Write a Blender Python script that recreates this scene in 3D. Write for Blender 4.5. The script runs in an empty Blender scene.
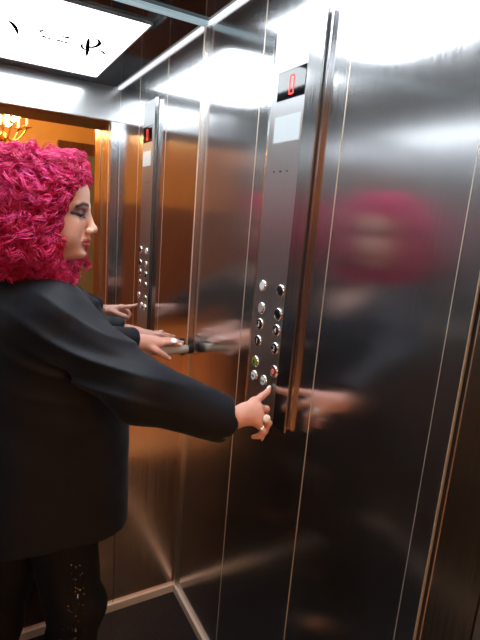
import bpy, bmesh, math, random
import numpy as np
from mathutils import Vector, Matrix
random.seed(7); rng = np.random.RandomState(11)
SC = bpy.context.scene; COL = SC.collection
PI = math.pi

# ------------------------------------------------------------------ materials
def mat(name, col=(.5, .5, .5), rough=.5, metal=0., spec=.5, emis=None, estr=0., aniso=0., coat=0., alpha=1.):
    m = bpy.data.materials.new(name); m.use_nodes = True
    b = m.node_tree.nodes['Principled BSDF']
    b.inputs['Base Color'].default_value = (*col, 1)
    b.inputs['Roughness'].default_value = rough
    b.inputs['Metallic'].default_value = metal
    b.inputs['Specular IOR Level'].default_value = spec
    b.inputs['Coat Weight'].default_value = coat
    b.inputs['Coat Roughness'].default_value = .05
    if emis:
        b.inputs['Emission Color'].default_value = (*emis, 1); b.inputs['Emission Strength'].default_value = estr
    if aniso:
        b.inputs['Anisotropic'].default_value = aniso
        t = m.node_tree.nodes.new('ShaderNodeTangent'); t.direction_type = 'UV_MAP'; t.uv_map = 'UVMap'
        m.node_tree.links.new(t.outputs[0], b.inputs['Tangent'])
    return m
def P(m): return m.node_tree.nodes['Principled BSDF']
def noise(m, scale, vec=(1, 1, 1), detail=3, coord='Object'):
    nt = m.node_tree
    tc = nt.nodes.new('ShaderNodeTexCoord'); mp = nt.nodes.new('ShaderNodeMapping'); n = nt.nodes.new('ShaderNodeTexNoise')
    mp.inputs['Scale'].default_value = vec; n.inputs['Scale'].default_value = scale; n.inputs['Detail'].default_value = detail
    nt.links.new(tc.outputs[coord], mp.inputs[0]); nt.links.new(mp.outputs[0], n.inputs['Vector'])
    return n
def ramp(m, src, stops):
    r = m.node_tree.nodes.new('ShaderNodeValToRGB'); e = r.color_ramp.elements
    while len(e) < len(stops): e.new(.5)
    for i, (p, c) in enumerate(stops): e[i].position = p; e[i].color = (*c, 1)
    m.node_tree.links.new(src, r.inputs[0]); return r
def bump(m, src, strength, dist):
    b = m.node_tree.nodes.new('ShaderNodeBump'); b.inputs['Strength'].default_value = strength; b.inputs['Distance'].default_value = dist
    prev = P(m).inputs['Normal']
    if prev.links: m.node_tree.links.new(prev.links[0].from_socket, b.inputs['Normal'])
    m.node_tree.links.new(src, b.inputs['Height']); m.node_tree.links.new(b.outputs[0], P(m).inputs['Normal'])
def rrange(m, src, lo, hi):
    r = m.node_tree.nodes.new('ShaderNodeMapRange'); r.inputs['To Min'].default_value = lo; r.inputs['To Max'].default_value = hi
    r.inputs['From Min'].default_value = .3; r.inputs['From Max'].default_value = .7
    m.node_tree.links.new(src, r.inputs[0]); m.node_tree.links.new(r.outputs[0], P(m).inputs['Roughness'])
def brushed(name, col, lo, hi, aniso, wav=.0):
    m = mat(name, col, (lo + hi) / 2, 1., aniso=aniso)
    n = noise(m, 1.0, (260, 260, 3), 4); rrange(m, n.outputs[0], lo, hi)
    r = ramp(m, n.outputs[0], [(0.2, tuple(c * .94 for c in col)), (.8, tuple(min(1, c * 1.05) for c in col))])
    m.node_tree.links.new(r.outputs[0], P(m).inputs['Base Color'])
    if wav:
        w = noise(m, 1.0, (3.5, 3.5, 1.6), 1); bump(m, w.outputs[0], 1.0, wav)
    return m

def haze(m, col, rough, fac):
    nt = m.node_tree; g_ = nt.nodes.new('ShaderNodeBsdfAnisotropic'); g_.inputs['Color'].default_value = (*col, 1); g_.inputs['Roughness'].default_value = rough
    mx = nt.nodes.new('ShaderNodeMixShader'); mx.inputs[0].default_value = fac; out = nt.nodes['Material Output']
    nt.links.new(P(m).outputs[0], mx.inputs[1]); nt.links.new(g_.outputs[0], mx.inputs[2]); nt.links.new(mx.outputs[0], out.inputs['Surface'])
M = {}
M['side'] = brushed('brushed_steel', (.60, .60, .62), .135, .175, .80, .0030)
M['side_far'] = brushed('brushed_steel_left', (.58, .58, .58), .16, .24, .6, .003)
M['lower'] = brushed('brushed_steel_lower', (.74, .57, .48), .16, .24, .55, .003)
haze(M['side'], (.66, .67, .68), .36, .10); haze(M['side_far'], (.66, .67, .68), .5, .25)
M['mirror'] = mat('mirror_glass', (.86, .87, .87), .015, 1.)
M['panel'] = brushed('panel_steel', (.52, .52, .53), .17, .25, .5)
M['satin'] = brushed('satin_steel', (.46, .46, .47), .36, .46, .4)
M['edge'] = mat('edge_steel', (.72, .70, .68), .22, 1.)
M['joint'] = mat('joint_strip', (.85, .74, .62), .42, .7)
M['chrome'] = mat('polished_chrome', (.85, .85, .86), .08, 1.)
M['trim'] = mat('satin_aluminium', (.80, .79, .77), .38, 1.)
M['skirt'] = mat('skirting_aluminium', (.86, .78, .70), .45, .35)
M['ceil'] = mat('ceiling_polished', (.085, .08, .085), .07, 1.)
M['dark'] = mat('dark_gap', (.012, .012, .013), .5)
M['granite'] = mat('black_granite', (.012, .013, .016), .25, spec=.22)
n = noise(M['granite'], 260, (1, 1, 1), 2)
r = ramp(M['granite'], n.outputs[0], [(0, (.008, .009, .012)), (.62, (.014, .015, .019)), (.72, (.10, .11, .12)), (1, (.2, .2, .2))])
M['granite'].node_tree.links.new(r.outputs[0], P(M['granite']).inputs['Base Color'])
M['light'] = mat('light_panel', (.9, .9, .9), .4, emis=(.88, .95, 1.0), estr=10.)
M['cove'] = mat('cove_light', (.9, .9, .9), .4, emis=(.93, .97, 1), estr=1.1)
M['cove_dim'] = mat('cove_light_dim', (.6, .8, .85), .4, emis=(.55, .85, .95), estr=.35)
M['ink'] = mat('ink', (.004, .004, .004), .9, spec=0)
M['inkgold'] = mat('ink_gold', (.30, .22, .05), .9, spec=0)
M['portal'] = brushed('portal_bronze', (.74, .60, .45), .16, .24, .5)
M['hallwall'] = mat('ochre_plaster', (.62, .36, .12), .8)
n = noise(M['hallwall'], 2.2, (1, 1, 1), 5)
r = ramp(M['hallwall'], n.outputs[0], [(.3, (.54, .31, .10)), (.7, (.66, .40, .14))])
M['hallwall'].node_tree.links.new(r.outputs[0], P(M['hallwall']).inputs['Base Color'])
M['hallceil'] = mat('hall_ceiling', (.75, .62, .42), .8)
M['hallfloor'] = mat('hall_floor', (.72, .40, .22), .3)
M['wood'] = mat('dark_wood', (.10, .035, .015), .3)
n = noise(M['wood'], 1., (30, 30, 2), 4)
r = ramp(M['wood'], n.outputs[0], [(.3, (.06, .02, .01)), (.7, (.15, .055, .022))])
M['wood'].node_tree.links.new(r.outputs[0], P(M['wood']).inputs['Base Color'])
M['doorglass'] = mat('door_grey', (.16, .17, .13), .3)
M['brass'] = mat('brass', (.80, .50, .16), .25, 1.)
M['bulb'] = mat('candle_bulb', (1, .8, .5), .4, emis=(1, .62, .22), estr=60.)
M['candle'] = mat('candle_sleeve', (.85, .70, .45), .5, emis=(1, .5, .12), estr=.6)
M['downlight'] = mat('downlight', (1, .9, .7), .4, emis=(1, .72, .40), estr=45.)
M['black_glass'] = mat('black_glass', (.004, .004, .005), .05, spec=.6)
M['red'] = mat('red_led', (.5, .02, .02), .5, emis=(1, .06, .05), estr=1.6)
M['white_plate'] = mat('white_plate', (.50, .56, .58), .3)
M['btn_white'] = mat('btn_white', (.80, .84, .86), .35)
M['btn_grey'] = mat('btn_grey', (.42, .40, .38), .4)
M['btn_black'] = mat('btn_black', (.01, .01, .012), .25)
M['btn_green'] = mat('btn_green', (.16, .24, .03), .4, emis=(.5, .8, .05), estr=.08)
M['btn_red'] = mat('btn_red', (.20, .01, .01), .4, emis=(1, .05, .02), estr=.08)
M['glyph'] = mat('glyph', (.75, .77, .78), .4)
M['glyph_dark'] = mat('glyph_dark', (.02, .02, .02), .5)
M['rail'] = mat('rail_steel', (.95, .88, .78), .25, .3, coat=1.)
# person
M['skin'] = mat('skin', (.8, .5, .4), .48, spec=.4)
at = M['skin'].node_tree.nodes.new('ShaderNodeVertexColor'); at.layer_name = 'Col'
M['skin'].node_tree.links.new(at.outputs[0], P(M['skin']).inputs['Base Color'])
P(M['skin']).inputs['Subsurface Weight'].default_value = .12
P(M['skin']).inputs['Subsurface Radius'].default_value = (.012, .005, .003)
n = noise(M['skin'], 300, (1, 1, 1), 3); bump(M['skin'], n.outputs[0], .15, .0006)
M['jacket'] = mat('navy_black_cloth', (.0062, .0085, .0150), .62, spec=.28)
P(M['jacket']).inputs['Sheen Weight'].default_value = .06
P(M['jacket']).inputs['Sheen Roughness'].default_value = .4
n = noise(M['jacket'], 900, (1, 1, 1), 2); bump(M['jacket'], n.outputs[0], .25, .0008)
n = noise(M['jacket'], 5, (1, 1, 1.6), 2); bump(M['jacket'], n.outputs[0], .5, .02)
M['trouser'] = mat('black_trousers', (.0045, .0055, .009), .7, spec=.3)
M['sequin'] = mat('black_sequin', (.16, .17, .19), .2, 1.)
M['hairbase'] = mat('hair_base', (.28, .004, .045), .8, spec=.2)
M['hair'] = mat('magenta_hair', (.75, .02, .2), .42, spec=.45)
at = M['hair'].node_tree.nodes.new('ShaderNodeVertexColor'); at.layer_name = 'Col'
M['hair'].node_tree.links.new(at.outputs[0], P(M['hair']).inputs['Base Color'])
M['eye'] = mat('eye_white', (.75, .72, .70), .15)
M['iris'] = mat('iris', (.03, .015, .01), .1)
M['lash'] = mat('lash', (.008, .005, .006), .6)
M['nail'] = mat('nail', (.86, .78, .76), .15)
M['ringstone'] = mat('ring_stone', (.92, .92, .90), .2, .0)
M['shoe'] = mat('shoe', (.01, .01, .01), .3)

# ------------------------------------------------------------------ helpers
def link(name, me, m=None, parent=None):
    o = bpy.data.objects.new(name, me); COL.objects.link(o)
    if m and me is not None: me.materials.append(m)
    if parent: o.parent = parent
    return o
def tag(o, label=None, cat=None, group=None, kind=None):
    if label: o['label'] = label
    if cat: o['category'] = cat
    if group: o['group'] = group
    if kind: o['kind'] = kind
    return o
def empty(name, loc=(0, 0, 0)):
    o = bpy.data.objects.new(name, None); COL.objects.link(o); o.location = loc; o.empty_display_size = .1; return o
def fin(name, bm, m, parent=None, smooth=False, bev=0., origin=None):
    if bev:
        es = [e for e in bm.edges if len(e.link_faces) == 2 and e.calc_face_angle(0) > .6]
        bmesh.ops.bevel(bm, geom=es, offset=bev, segments=2, affect='EDGES', profile=.6)
    bmesh.ops.recalc_face_normals(bm, faces=bm.faces)
    uv = bm.loops.layers.uv.new('UVMap')
    for f in bm.faces:
        nn = f.normal
        for l in f.loops:
            c = l.vert.co
            l[uv].uv = (c.x, c.y) if abs(nn.z) > .7 else ((c.y, c.z) if abs(nn.x) > abs(nn.y) else (c.x, c.z))
        if smooth: f.smooth = True
    me = bpy.data.meshes.new(name)
    if origin is not None: bmesh.ops.translate(bm, verts=bm.verts, vec=-Vector(origin))
    bm.to_mesh(me); bm.free()
    o = link(name, me, m, parent)
    if origin is not None: o.location = origin
    return o
def abox(bm, x0, x1, y0, y1, z0, z1):
    v = [bm.verts.new(p) for p in [(x0, y0, z0), (x1, y0, z0), (x1, y1, z0), (x0, y1, z0), (x0, y0, z1), (x1, y0, z1), (x1, y1, z1), (x0, y1, z1)]]
    for f in [(0, 3, 2, 1), (4, 5, 6, 7), (0, 1, 5, 4), (1, 2, 6, 5), (2, 3, 7, 6), (3, 0, 4, 7)]: bm.faces.new([v[i] for i in f])
def box(name, x0, x1, y0, y1, z0, z1, m, parent=None, bev=0., kind=None):
    bm = bmesh.new(); abox(bm, x0, x1, y0, y1, z0, z1)
    o = fin(name, bm, m, parent, bev=bev)
    if kind: o['kind'] = kind
    return o
def frame_of(d):
    d = Vector(d).normalized(); a = Vector((0, 0, 1)) if abs(d.z) < .9 else Vector((1, 0, 0))
    u = d.cross(a).normalized(); return d, u, d.cross(u)
def atube(bm, pts, rad, seg=16, caps=True):
    pts = [Vector(p) for p in pts]; n = len(pts)
    if not hasattr(rad, '__len__'): rad = [rad] * n
    rings = []; up = None
    for i, p in enumerate(pts):
        d = (pts[min(i + 1, n - 1)] - pts[max(i - 1, 0)]).normalized()
        if up is None: _, up, _ = frame_of(d)
        up = (up - d * up.dot(d)).normalized(); w = d.cross(up)
        rings.append([bm.verts.new(p + (up * math.cos(2 * PI * k / seg) + w * math.sin(2 * PI * k / seg)) * rad[i]) for k in range(seg)])
    for a, b in zip(rings, rings[1:]):
        for k in range(seg): bm.faces.new([a[k], a[(k + 1) % seg], b[(k + 1) % seg], b[k]])
    if caps: bm.faces.new(rings[0][::-1]); bm.faces.new(rings[-1])
def lathe(bm, c, axis, prof, seg=24):
    d, u, w = frame_of(axis); c = Vector(c); rings = []
    for h, r_ in prof:
        if r_ < 1e-6: rings.append([bm.verts.new(c + d * h)])
        else: rings.append([bm.verts.new(c + d * h + (u * math.cos(2 * PI * k / seg) + w * math.sin(2 * PI * k / seg)) * r_) for k in range(seg)])
    for a, b in zip(rings, rings[1:]):
        for k in range(seg):
            k2 = (k + 1) % seg
            if len(a) == 1 and len(b) == 1: continue
            if len(a) == 1: bm.faces.new([a[0], b[k2], b[k]])
            elif len(b) == 1: bm.faces.new([a[k], a[k2], b[0]])
            else: bm.faces.new([a[k], a[k2], b[k2], b[k]])
def npmesh(name, V, Fq, m, parent=None, smooth=True, col=None):
    me = bpy.data.meshes.new(name)
    V = np.asarray(V, np.float32); Fq = np.asarray(Fq, np.int32); k = Fq.shape[1]
    me.vertices.add(len(V)); me.vertices.foreach_set('co', V.ravel())
    me.loops.add(Fq.size); me.loops.foreach_set('vertex_index', Fq.ravel())
    me.polygons.add(len(Fq)); me.polygons.foreach_set('loop_start', np.arange(0, Fq.size, k, dtype=np.int32))
    me.polygons.foreach_set('loop_total', np.full(len(Fq), k, np.int32))
    me.update(calc_edges=True)
    if smooth: me.polygons.foreach_set('use_smooth', np.ones(len(Fq), bool))
    if col is not None:
        ca = me.color_attributes.new('Col', 'FLOAT_COLOR', 'POINT')
        c4 = np.ones((len(V), 4), np.float32); c4[:, :3] = col; ca.data.foreach_set('color', c4.ravel())
    me.validate(); me.update()
    return link(name, me, m, parent)

# ------------------------------------------------------------------ the car shell
H = 2.2; W = 1.20; D = 1.12; MY = -.016; S1, S2 = -.389, -.7586
ST = 'structure'
box('floor', -W - .02, .02, -D - .05, .02, -.05, 0, M['granite'], kind=ST)
# right wall: three brushed panels with shallow joints on a dark backing
wr = box('wall_right', .006, .03, -1.128, .03, 0, H + .02, M['dark'], kind=ST)
for a, b in ((-.018, S1), (S1, S2), (S2, -1.0985), (-1.0985, -1.128)):
    box('wall_panel', 0, .006, b + .0012, a - .0012, 0.0, H, M['side'], wr, bev=.0012)
for y in (S1, S2, -1.0985): box('joint_strip', -.0008, .004, y - .0011, y + .0011, 0, H, M['joint'], wr)
box('trim_6', -.0025, .0, -.0335, -.031, 0, H, M['edge'], kind=ST); box('trim_7', -.0165, -.014, -.0185, -.0165, 1.06, H, M['joint'], kind=ST)
tb = box('trim_1', -.006, .0, -.030, -.017, 0.0, H, M['edge'], kind=ST, bev=.002)
# back wall: brushed panels below the rail, mirror above
wb = box('wall_back', -W - .02, .006, .006, .03, 0, H + .02, M['dark'], kind=ST)
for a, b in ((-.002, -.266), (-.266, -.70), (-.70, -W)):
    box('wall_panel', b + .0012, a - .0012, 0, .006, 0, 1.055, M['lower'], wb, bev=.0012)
box('mirror', -W, -.012, MY, .006, 1.058, H, M['mirror'], wb, bev=.0006)
box('trim_2', -.013, .0, -.0175, 0.004, 0.0, H, M['edge'], kind=ST, bev=.0015)
wl = box('wall_left', -W - .03, -W - .006, -1.128, .03, 0, H + .02, M['dark'], kind=ST)
for a, b in ((-.0, -.37), (-.37, -.74), (-.74, -1.126)):
    box('wall_panel', -W - .006, -W, b + .0012, a - .0012, 0, H, M['side_far'], wl, bev=.0012)
# front: header and returns
wf = empty('wall_front', (0, -D, 0)); wf['kind'] = ST
def loc(o): o.matrix_parent_inverse = o.parent.matrix_basis.inverted(); return o
loc(box('header', -W, 0.0, -D - .05, -D, 2.03, H, M['side_far'], wf, bev=.002))
loc(box('return_panel', -.04, .0, -1.167, -1.128, 0, 2.03, M['side'], wf, bev=.0015))
loc(box('return_panel', -W, -.84, -1.167, -1.128, 0, 2.03, M['side_far'], wf, bev=.0015))
# ceiling
ce = box('ceiling', -W - .02, .02, -D - .05, .02, H, H + .05, M['ceil'], kind=ST)
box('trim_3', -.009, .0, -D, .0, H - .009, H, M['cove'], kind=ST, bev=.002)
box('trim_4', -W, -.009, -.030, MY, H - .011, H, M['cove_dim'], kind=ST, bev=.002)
box('trim_5', -W, -W + .014, -D, -.012, H - .012, H, M['trim'], kind=ST, bev=.002)
box('baseboard_right', -.012, 0, -1.10, -.012, 0, .032, M['skirt'], kind=ST, bev=.0025)
box('baseboard_back', -W, 0, -.012, 0, 0, .032, M['skirt'], kind=ST, bev=.0025)
box('baseboard_left', -W, -W + .012, -1.10, -.012, 0, .032, M['skirt'], kind=ST, bev=.0025)

# ceiling light panel with the handwritten lettering
LX0, LX1, LY0, LY1 = -.665, -.16, -.962, -.146
lp = empty('ceiling_light', (-.45, -.52, H))
tag(lp, 'bright white rectangular ceiling light panel with black handwritten lettering', 'ceiling light')
bm = bmesh.new(); z0, z1 = -.010, -.0005
for a in ((LX0 - .006, LX0, LY0 - .006, LY1 + .006), (LX1, LX1 + .006, LY0 - .006, LY1 + .006), (LX0, LX1, LY0 - .006, LY0), (LX0, LX1, LY1, LY1 + .006)):
    abox(bm, a[0] + .45, a[1] + .45, a[2] + .52, a[3] + .52, z0, z1)
fin('frame', bm, M['trim'], lp)
bm = bmesh.new(); abox(bm, LX0 + .45, LX1 + .45, LY0 + .52, LY1 + .52, -.008, -.0005); fin('diffuser', bm, M['light'], lp)
LET = bmesh.new()
STROKES = [([(-0.578, -0.429), (-0.568, -0.434), (-0.554, -0.466), (-0.542, -0.51), (-0.535, -0.555)], 0.0062), ([(-0.501, -0.511), (-0.495, -0.515), (-0.491, -0.515)], 0.0062), ([(-0.468, -0.469), (-0.464, -0.449), (-0.456, -0.443), (-0.447, -0.45)], 0.0022), ([(-0.459, -0.512), (-0.453, -0.504), (-0.443, -0.518), (-0.439, -0.521)], 0.0045), ([(-0.439, -0.521), (-0.434, -0.514), (-0.428, -0.518), (-0.424, -0.528)], 0.005), ([(-0.425, -0.456), (-0.421, -0.459)], 0.0056), ([(-0.406, -0.455), (-0.4, -0.463)], 0.0056), ([(-0.388, -0.446), (-0.38, -0.458), (-0.373, -0.458), (-0.369, -0.438)], 0.0028), ([(-0.397, -0.531), (-0.392, -0.513), (-0.383, -0.519), (-0.378, -0.528)], 0.0045), ([(-0.378, -0.528), (-0.373, -0.514), (-0.366, -0.518), (-0.362, -0.528)], 0.005), ([(-0.342, -0.517), (-0.336, -0.523)], 0.0045), ([(-0.33, -0.524), (-0.323, -0.532)], 0.0039), ([(-0.303, -0.406), (-0.293, -0.469), (-0.279, -0.548), (-0.264, -0.638)], 0.0056), ([(-0.303, -0.409), (-0.291, -0.391), (-0.273, -0.395), (-0.259, -0.42), (-0.257, -0.46), (-0.268, -0.496), (-0.285, -0.516), (-0.302, -0.517), (-0.31, -0.51), (-0.31, -0.495), (-0.301, -0.486)], 0.0042), ([(-0.31, -0.524), (-0.294, -0.546), (-0.276, -0.553), (-0.259, -0.537)], 0.0028), ([(-0.254, -0.525), (-0.24, -0.516), (-0.223, -0.527), (-0.207, -0.556)], 0.0045), ([(-0.249, -0.633), (-0.24, -0.637), (-0.234, -0.627)], 0.0084), ([(-0.328, -0.586), (-0.319, -0.574), (-0.308, -0.571)], 0.0022)]
def ribbon(bm, pts, w, z, off):
    pts = [Vector((a, b)) for a, b in pts]
    fine = []
    for i in range(len(pts) - 1):
        p0 = pts[max(i - 1, 0)]; p1 = pts[i]; p2 = pts[i + 1]; p3 = pts[min(i + 2, len(pts) - 1)]
        for k in range(6):
            t = k / 6
            fine.append(.5 * ((2 * p1) + (p2 - p0) * t + (2 * p0 - 5 * p1 + 4 * p2 - p3) * t * t + (3 * p1 - p0 - 3 * p2 + p3) * t ** 3))
    fine.append(pts[-1]); n = len(fine); L = []; R = []
    for i, p in enumerate(fine):
        d = (fine[min(i + 1, n - 1)] - fine[max(i - 1, 0)])
        d = d.normalized() if d.length > 1e-9 else Vector((1, 0)); q = Vector((-d.y, d.x))
        ww = w * .5 * (.35 + .65 * math.sin(PI * min(1, max(0, (i + .6) / n))))
        L.append((p + q * ww)); R.append((p - q * ww))
    for s, zz in ((0, z), (1, z + .0006)):
        pass
    va = [bm.verts.new((a.x + off[0], a.y + off[1], z)) for a in L]; vb = [bm.verts.new((a.x + off[0], a.y + off[1], z)) for a in R]
    for i in range(n - 1): bm.faces.new([va[i], va[i + 1], vb[i + 1], vb[i]])
for pts, w in STROKES: ribbon(LET, pts, max(w * 2.7, .017), -.0088, (.45, .488))
ink = fin('handwritten_lettering', LET, M['ink'], lp)
sol = ink.modifiers.new('t', 'SOLIDIFY'); sol.thickness = .0005

# ------------------------------------------------------------------ landing portal and hall
pt = empty('wall_portal', (0, -1.17, 0)); pt['kind'] = ST
def pbox(*a, **k): return loc(box(*a, **k))
pbox('joint_strip', -.0412, -.03, -1.1690, -1.1668, 0, 2.03, M['joint'], pt)
pbox('joint_strip', -.0408, -.03, -1.1802, -1.1786, 0, 2.03, M['trim'], pt)
pbox('door_slot', -.036, .0, -1.179, -1.168, 0, 2.03, M['dark'], pt)
pbox('portal_jamb', -.04, .04, -1.264, -1.179, 0, 2.03, M['portal'], pt, bev=.002)
pbox('portal_jamb', -.038, .04, -1.366, -1.266, 0, 2.03, M['side_far'], pt, bev=.002)
pbox('portal_jamb', -.04, .12, -1.50, -1.368, 0, 2.03, M['portal'], pt, bev=.003)
pbox('portal_jamb', -1.0, -.84, -1.50, -1.179, 0, 2.03, M['portal'], pt, bev=.003)
pbox('portal_head', -1.0, .12, -1.50, -1.165, 2.03, 2.14, M['wood'], pt, bev=.003)
pbox('door_sill', -.84, -.04, -1.50, -1.165, -.05, 0.0, M['trim'], pt)
HX0, HX1, HY0, HY1, HZ = -2.6, 2.4, -4.8, -1.46, 2.9
box('floor_hall', HX0, HX1, HY0, HY1 - .04, -.05, 0, M['hallfloor'], kind=ST)
box('ceiling_hall', HX0, HX1, HY0, HY1, HZ, HZ + .05, M['hallceil'], kind=ST)
box('wall_hall_far', HX0, HX1, HY0 - .05, HY0, 0, HZ, M['hallwall'], kind=ST)
box('wall_hall_left', HX0 - .05, HX0, HY0, HY1, 0, HZ, M['hallwall'], kind=ST)
box('wall_hall_right', HX1, HX1 + .05, HY0, HY1, 0, HZ, M['hallwall'], kind=ST)
wn = empty('wall_hall_near', (0, HY1, 0)); wn['kind'] = ST
loc(box('wall_part', HX0, -1.0, HY1, HY1 + .04, 0, HZ, M['hallwall'], wn))
loc(box('wall_part', .12, HX1, HY1, HY1 + .04, 0, HZ, M['hallwall'], wn))
loc(box('wall_part', -1.0, .12, HY1, HY1 + .04, 2.14, HZ, M['hallwall'], wn))
wd = M['wood2'] = mat('added_wainscot_wood', (.20, .09, .045), .4)  # dark wainscot added to the hall so the lower wall reflections stay dark
wc = box('added_wainscot', HX0, .22, HY0, HY0 + .03, 0, 1.66, wd, kind=ST, bev=.004)
for x in np.arange(HX0 + .1, -.3, .55): box('added_wainscot_panel', x, x + .45, HY0 + .03, HY0 + .045, .18, 1.52, wd, wc, bev=.008)
box('added_wainscot', HX0, HX0 + .03, HY0 + .03, HY1, 0, 1.66, wd, kind=ST, bev=.004)
box('added_wainscot', HX0 + .03, -1.02, HY1 - .03, HY1, 0, 1.66, wd, kind=ST, bev=.004)
box('added_wainscot', HX1 - .03, HX1, HY0, HY1, 0, 1.2, wd, kind=ST, bev=.004)
# hall door
dr = empty('door_1', (.72, HY0, 0)); dr['kind'] = ST
loc(box('door_frame', .24, .36, HY0, HY0 + .06, 0, 2.33, M['wood'], dr, bev=.006))
loc(box('door_frame', 1.12, 1.24, HY0, HY0 + .06, 0, 2.33, M['wood'], dr, bev=.006))
loc(box('door_frame', .36, 1.12, HY0, HY0 + .06, 2.20, 2.33, M['wood'], dr, bev=.006))
loc(box('door_leaf', .36, 1.12, HY0, HY0 + .03, 0, 2.20, M['doorglass'], dr, bev=.004))
# chandelier
def chandelier(c):
    c = Vector(c)
    t = empty('chandelier', c); tag(t, 'brass chandelier with lit candle bulbs hanging in the ochre hall, mirrored in the car', 'chandelier')
    bm = bmesh.new(); lathe(bm, (0, 0, -.16), (0, 0, 1), [(0, 0), (.01, .02), (.03, .035), (.06, .02), (.12, .012), (.16, .03), (.2, .015), (.26, .022), (.30, .008), (HZ - c.z + .16, .008)], 20)
    fin('stem', bm, M['brass'], t, True)
    bm = bmesh.new(); lathe(bm, (0, 0, HZ - c.z - .03), (0, 0, 1), [(0, .01), (.01, .05), (.03, .06)], 20); fin('ceiling_rose', bm, M['brass'], t, True)
    for k in range(6):
        a = 2 * PI * k / 6 + .25; d = Vector((math.cos(a), math.sin(a), 0)); R_ = .21
        bm = bmesh.new(); pts = [d * (.01 + (R_ - .01) * s) + Vector((0, 0, -.06 - .09 * math.sin(PI * s) + .06 * s)) for s in [i / 10 for i in range(11)]]
        atube(bm, pts, .007, 10); arm = fin('arm', bm, M['brass'], t, True)
        bm = bmesh.new(); b = d * R_; lathe(bm, b + Vector((0, 0, -.005)), (0, 0, 1), [(0, .006), (.008, .03), (.014, .045), (.017, .044), (.012, .01), (.03, .012)], 20); fin('drip_pan', bm, M['brass'], arm, True)
        bm = bmesh.new(); lathe(bm, b + Vector((0, 0, .02)), (0, 0, 1), [(0, .011), (.075, .011), (.078, 0)], 14); fin('candle_sleeve', bm, M['candle'], arm, True)
        bm = bmesh.new(); lathe(bm, b + Vector((0, 0, .098)), (0, 0, 1), [(0, .006), (.012, .014), (.03, .018), (.05, .012), (.07, .003), (.075, 0)], 14); fin('bulb', bm, M['bulb'], arm, True)
    return t
chandelier((-.42, -3.6, 2.25))
# recessed lamps in the hall ceiling
for i, (x, y, lab) in enumerate([(-.35, -1.95, 'round warm recessed ceiling lamp in the hall nearest the lift door'), (1.3, -2.6, 'round warm recessed ceiling lamp on the side of the hall door'), (-1.7, -2.6, 'round warm recessed ceiling lamp far from the hall door')]):
    t = empty('recessed_lamp', (x, y, HZ)); tag(t, lab, 'ceiling lamp', 'recessed lamps in the hall')
    bm = bmesh.new(); lathe(bm, (0, 0, 0), (0, 0, -1), [(0, .11), (.012, .11), (.014, .085), (.004, .08), (0, .08)], 28); fin('bezel', bm, M['brass'], t, True)
    bm = bmesh.new(); lathe(bm, (0, 0, 0), (0, 0, -1), [(0.001, .079), (.006, .079), (.007, 0)], 28); fin('lens', bm, M['downlight'], t, True)

# ------------------------------------------------------------------ control panel
cp = empty('control_panel', (0, -.575, 1.05))
tag(cp, 'tall steel lift control panel with red digit display and round buttons', 'control panel')
zb, zt = 1.032, 2.043
def cploc(o): o.matrix_parent_inverse = cp.matrix_basis.inverted(); return o
def my(y): return -1.6234 + (y + 1.6234) * 1.0227
def mz(z): return 1.5705 + (z - 1.5705) * 1.0227
def mbox(n, x0, x1, a, b, c, d, *r, **k): return box(n, x0, x1, my(a), my(b), mz(c), mz(d), *r, **k)
cploc(box('back_box', -.0086, 0, -.694, -.452, 1.044, 2.034, M['panel'], cp, bev=.0015))
cploc(box('shadow_groove', -.0098, -.0086, -.684, -.461, 1.050, 2.028, M['dark'], cp))
bm = bmesh.new()
prof = [(-.0098, -.681), (-.0098, -.464), (-.0125, -.464), (-.0185, -.481), (-.0185, -.628), (-.0182, -.636), (-.0162, -.681)]
bot = [bm.verts.new((a, b, zb)) for a, b in prof]; top = [bm.verts.new((a, b, zt)) for a, b in prof]
bm.faces.new(bot); bm.faces.new(top[::-1])
for i in range(len(prof)): j = (i + 1) % len(prof); bm.faces.new([bot[i], bot[j], top[j], top[i]])
cploc(fin('face_plate', bm, M['panel'], cp, bev=.0012))
XF = -.0185
cploc(box('satin_front', XF - .0003, XF + .002, -.629, -.482, zb + .002, zt - .002, M['satin'], cp))
XF -= .0003
def textmesh(s, size):
    cu = bpy.data.curves.new('t', 'FONT'); cu.body = s; cu.size = size; cu.align_x = 'CENTER'; cu.align_y = 'CENTER'; cu.extrude = .0003
    o = bpy.data.objects.new('t', cu); COL.objects.link(o); dg = bpy.context.evaluated_depsgraph_get(); dg.update()
    me = bpy.data.meshes.new_from_object(o.evaluated_get(dg)); bpy.data.objects.remove(o); 
    # text x -> -y (reads left to right for someone facing the wall), text y -> z, normal -> -x
    me.transform(Matrix(((0, 0, -1, 0), (-1, 0, 0, 0), (0, 1, 0, 0), (0, 0, 0, 1)))); me.materials.clear(); return me
# display
ds = cploc(mbox('display', XF - .0008, XF + .004, -.648, -.534, 1.866, 1.930, M['black_glass'], cp, bev=.0005))
cploc(mbox('display_frame', XF - .0005, XF + .003, -.6495, -.5325, 1.8645, 1.9315, M['dark'], cp))
bm = bmesh.new(); yc, zc, hw, hh, tt = my(-.594), mz(1.896), .0105, .023, .0040
for a in ((-hw, -hw + tt, -hh + .001, hh - .002), (hw - tt, hw, -hh + .001, hh - .002), (-hw + tt, hw - tt, hh - tt, hh)):
    abox(bm, XF - .0014, XF - .0009, yc + a[0], yc + a[1], zc + a[2], zc + a[3])
abox(bm, XF - .0014, XF - .0009, yc - hw + tt, yc + hw - tt, zc - hh, zc - hh + tt)
o = fin('digit', bm, M['red'], ds); tag(o, 'glowing red digit 0')
cploc(mbox('notice_frame', XF - .0006, XF + .003, -.6475, -.5315, 1.764, 1.830, M['btn_grey'], cp))
cploc(mbox('notice_plate', XF - .0014, XF + .003, -.645, -.534, 1.7665, 1.8275, M['white_plate'], cp, bev=.0006))
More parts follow.
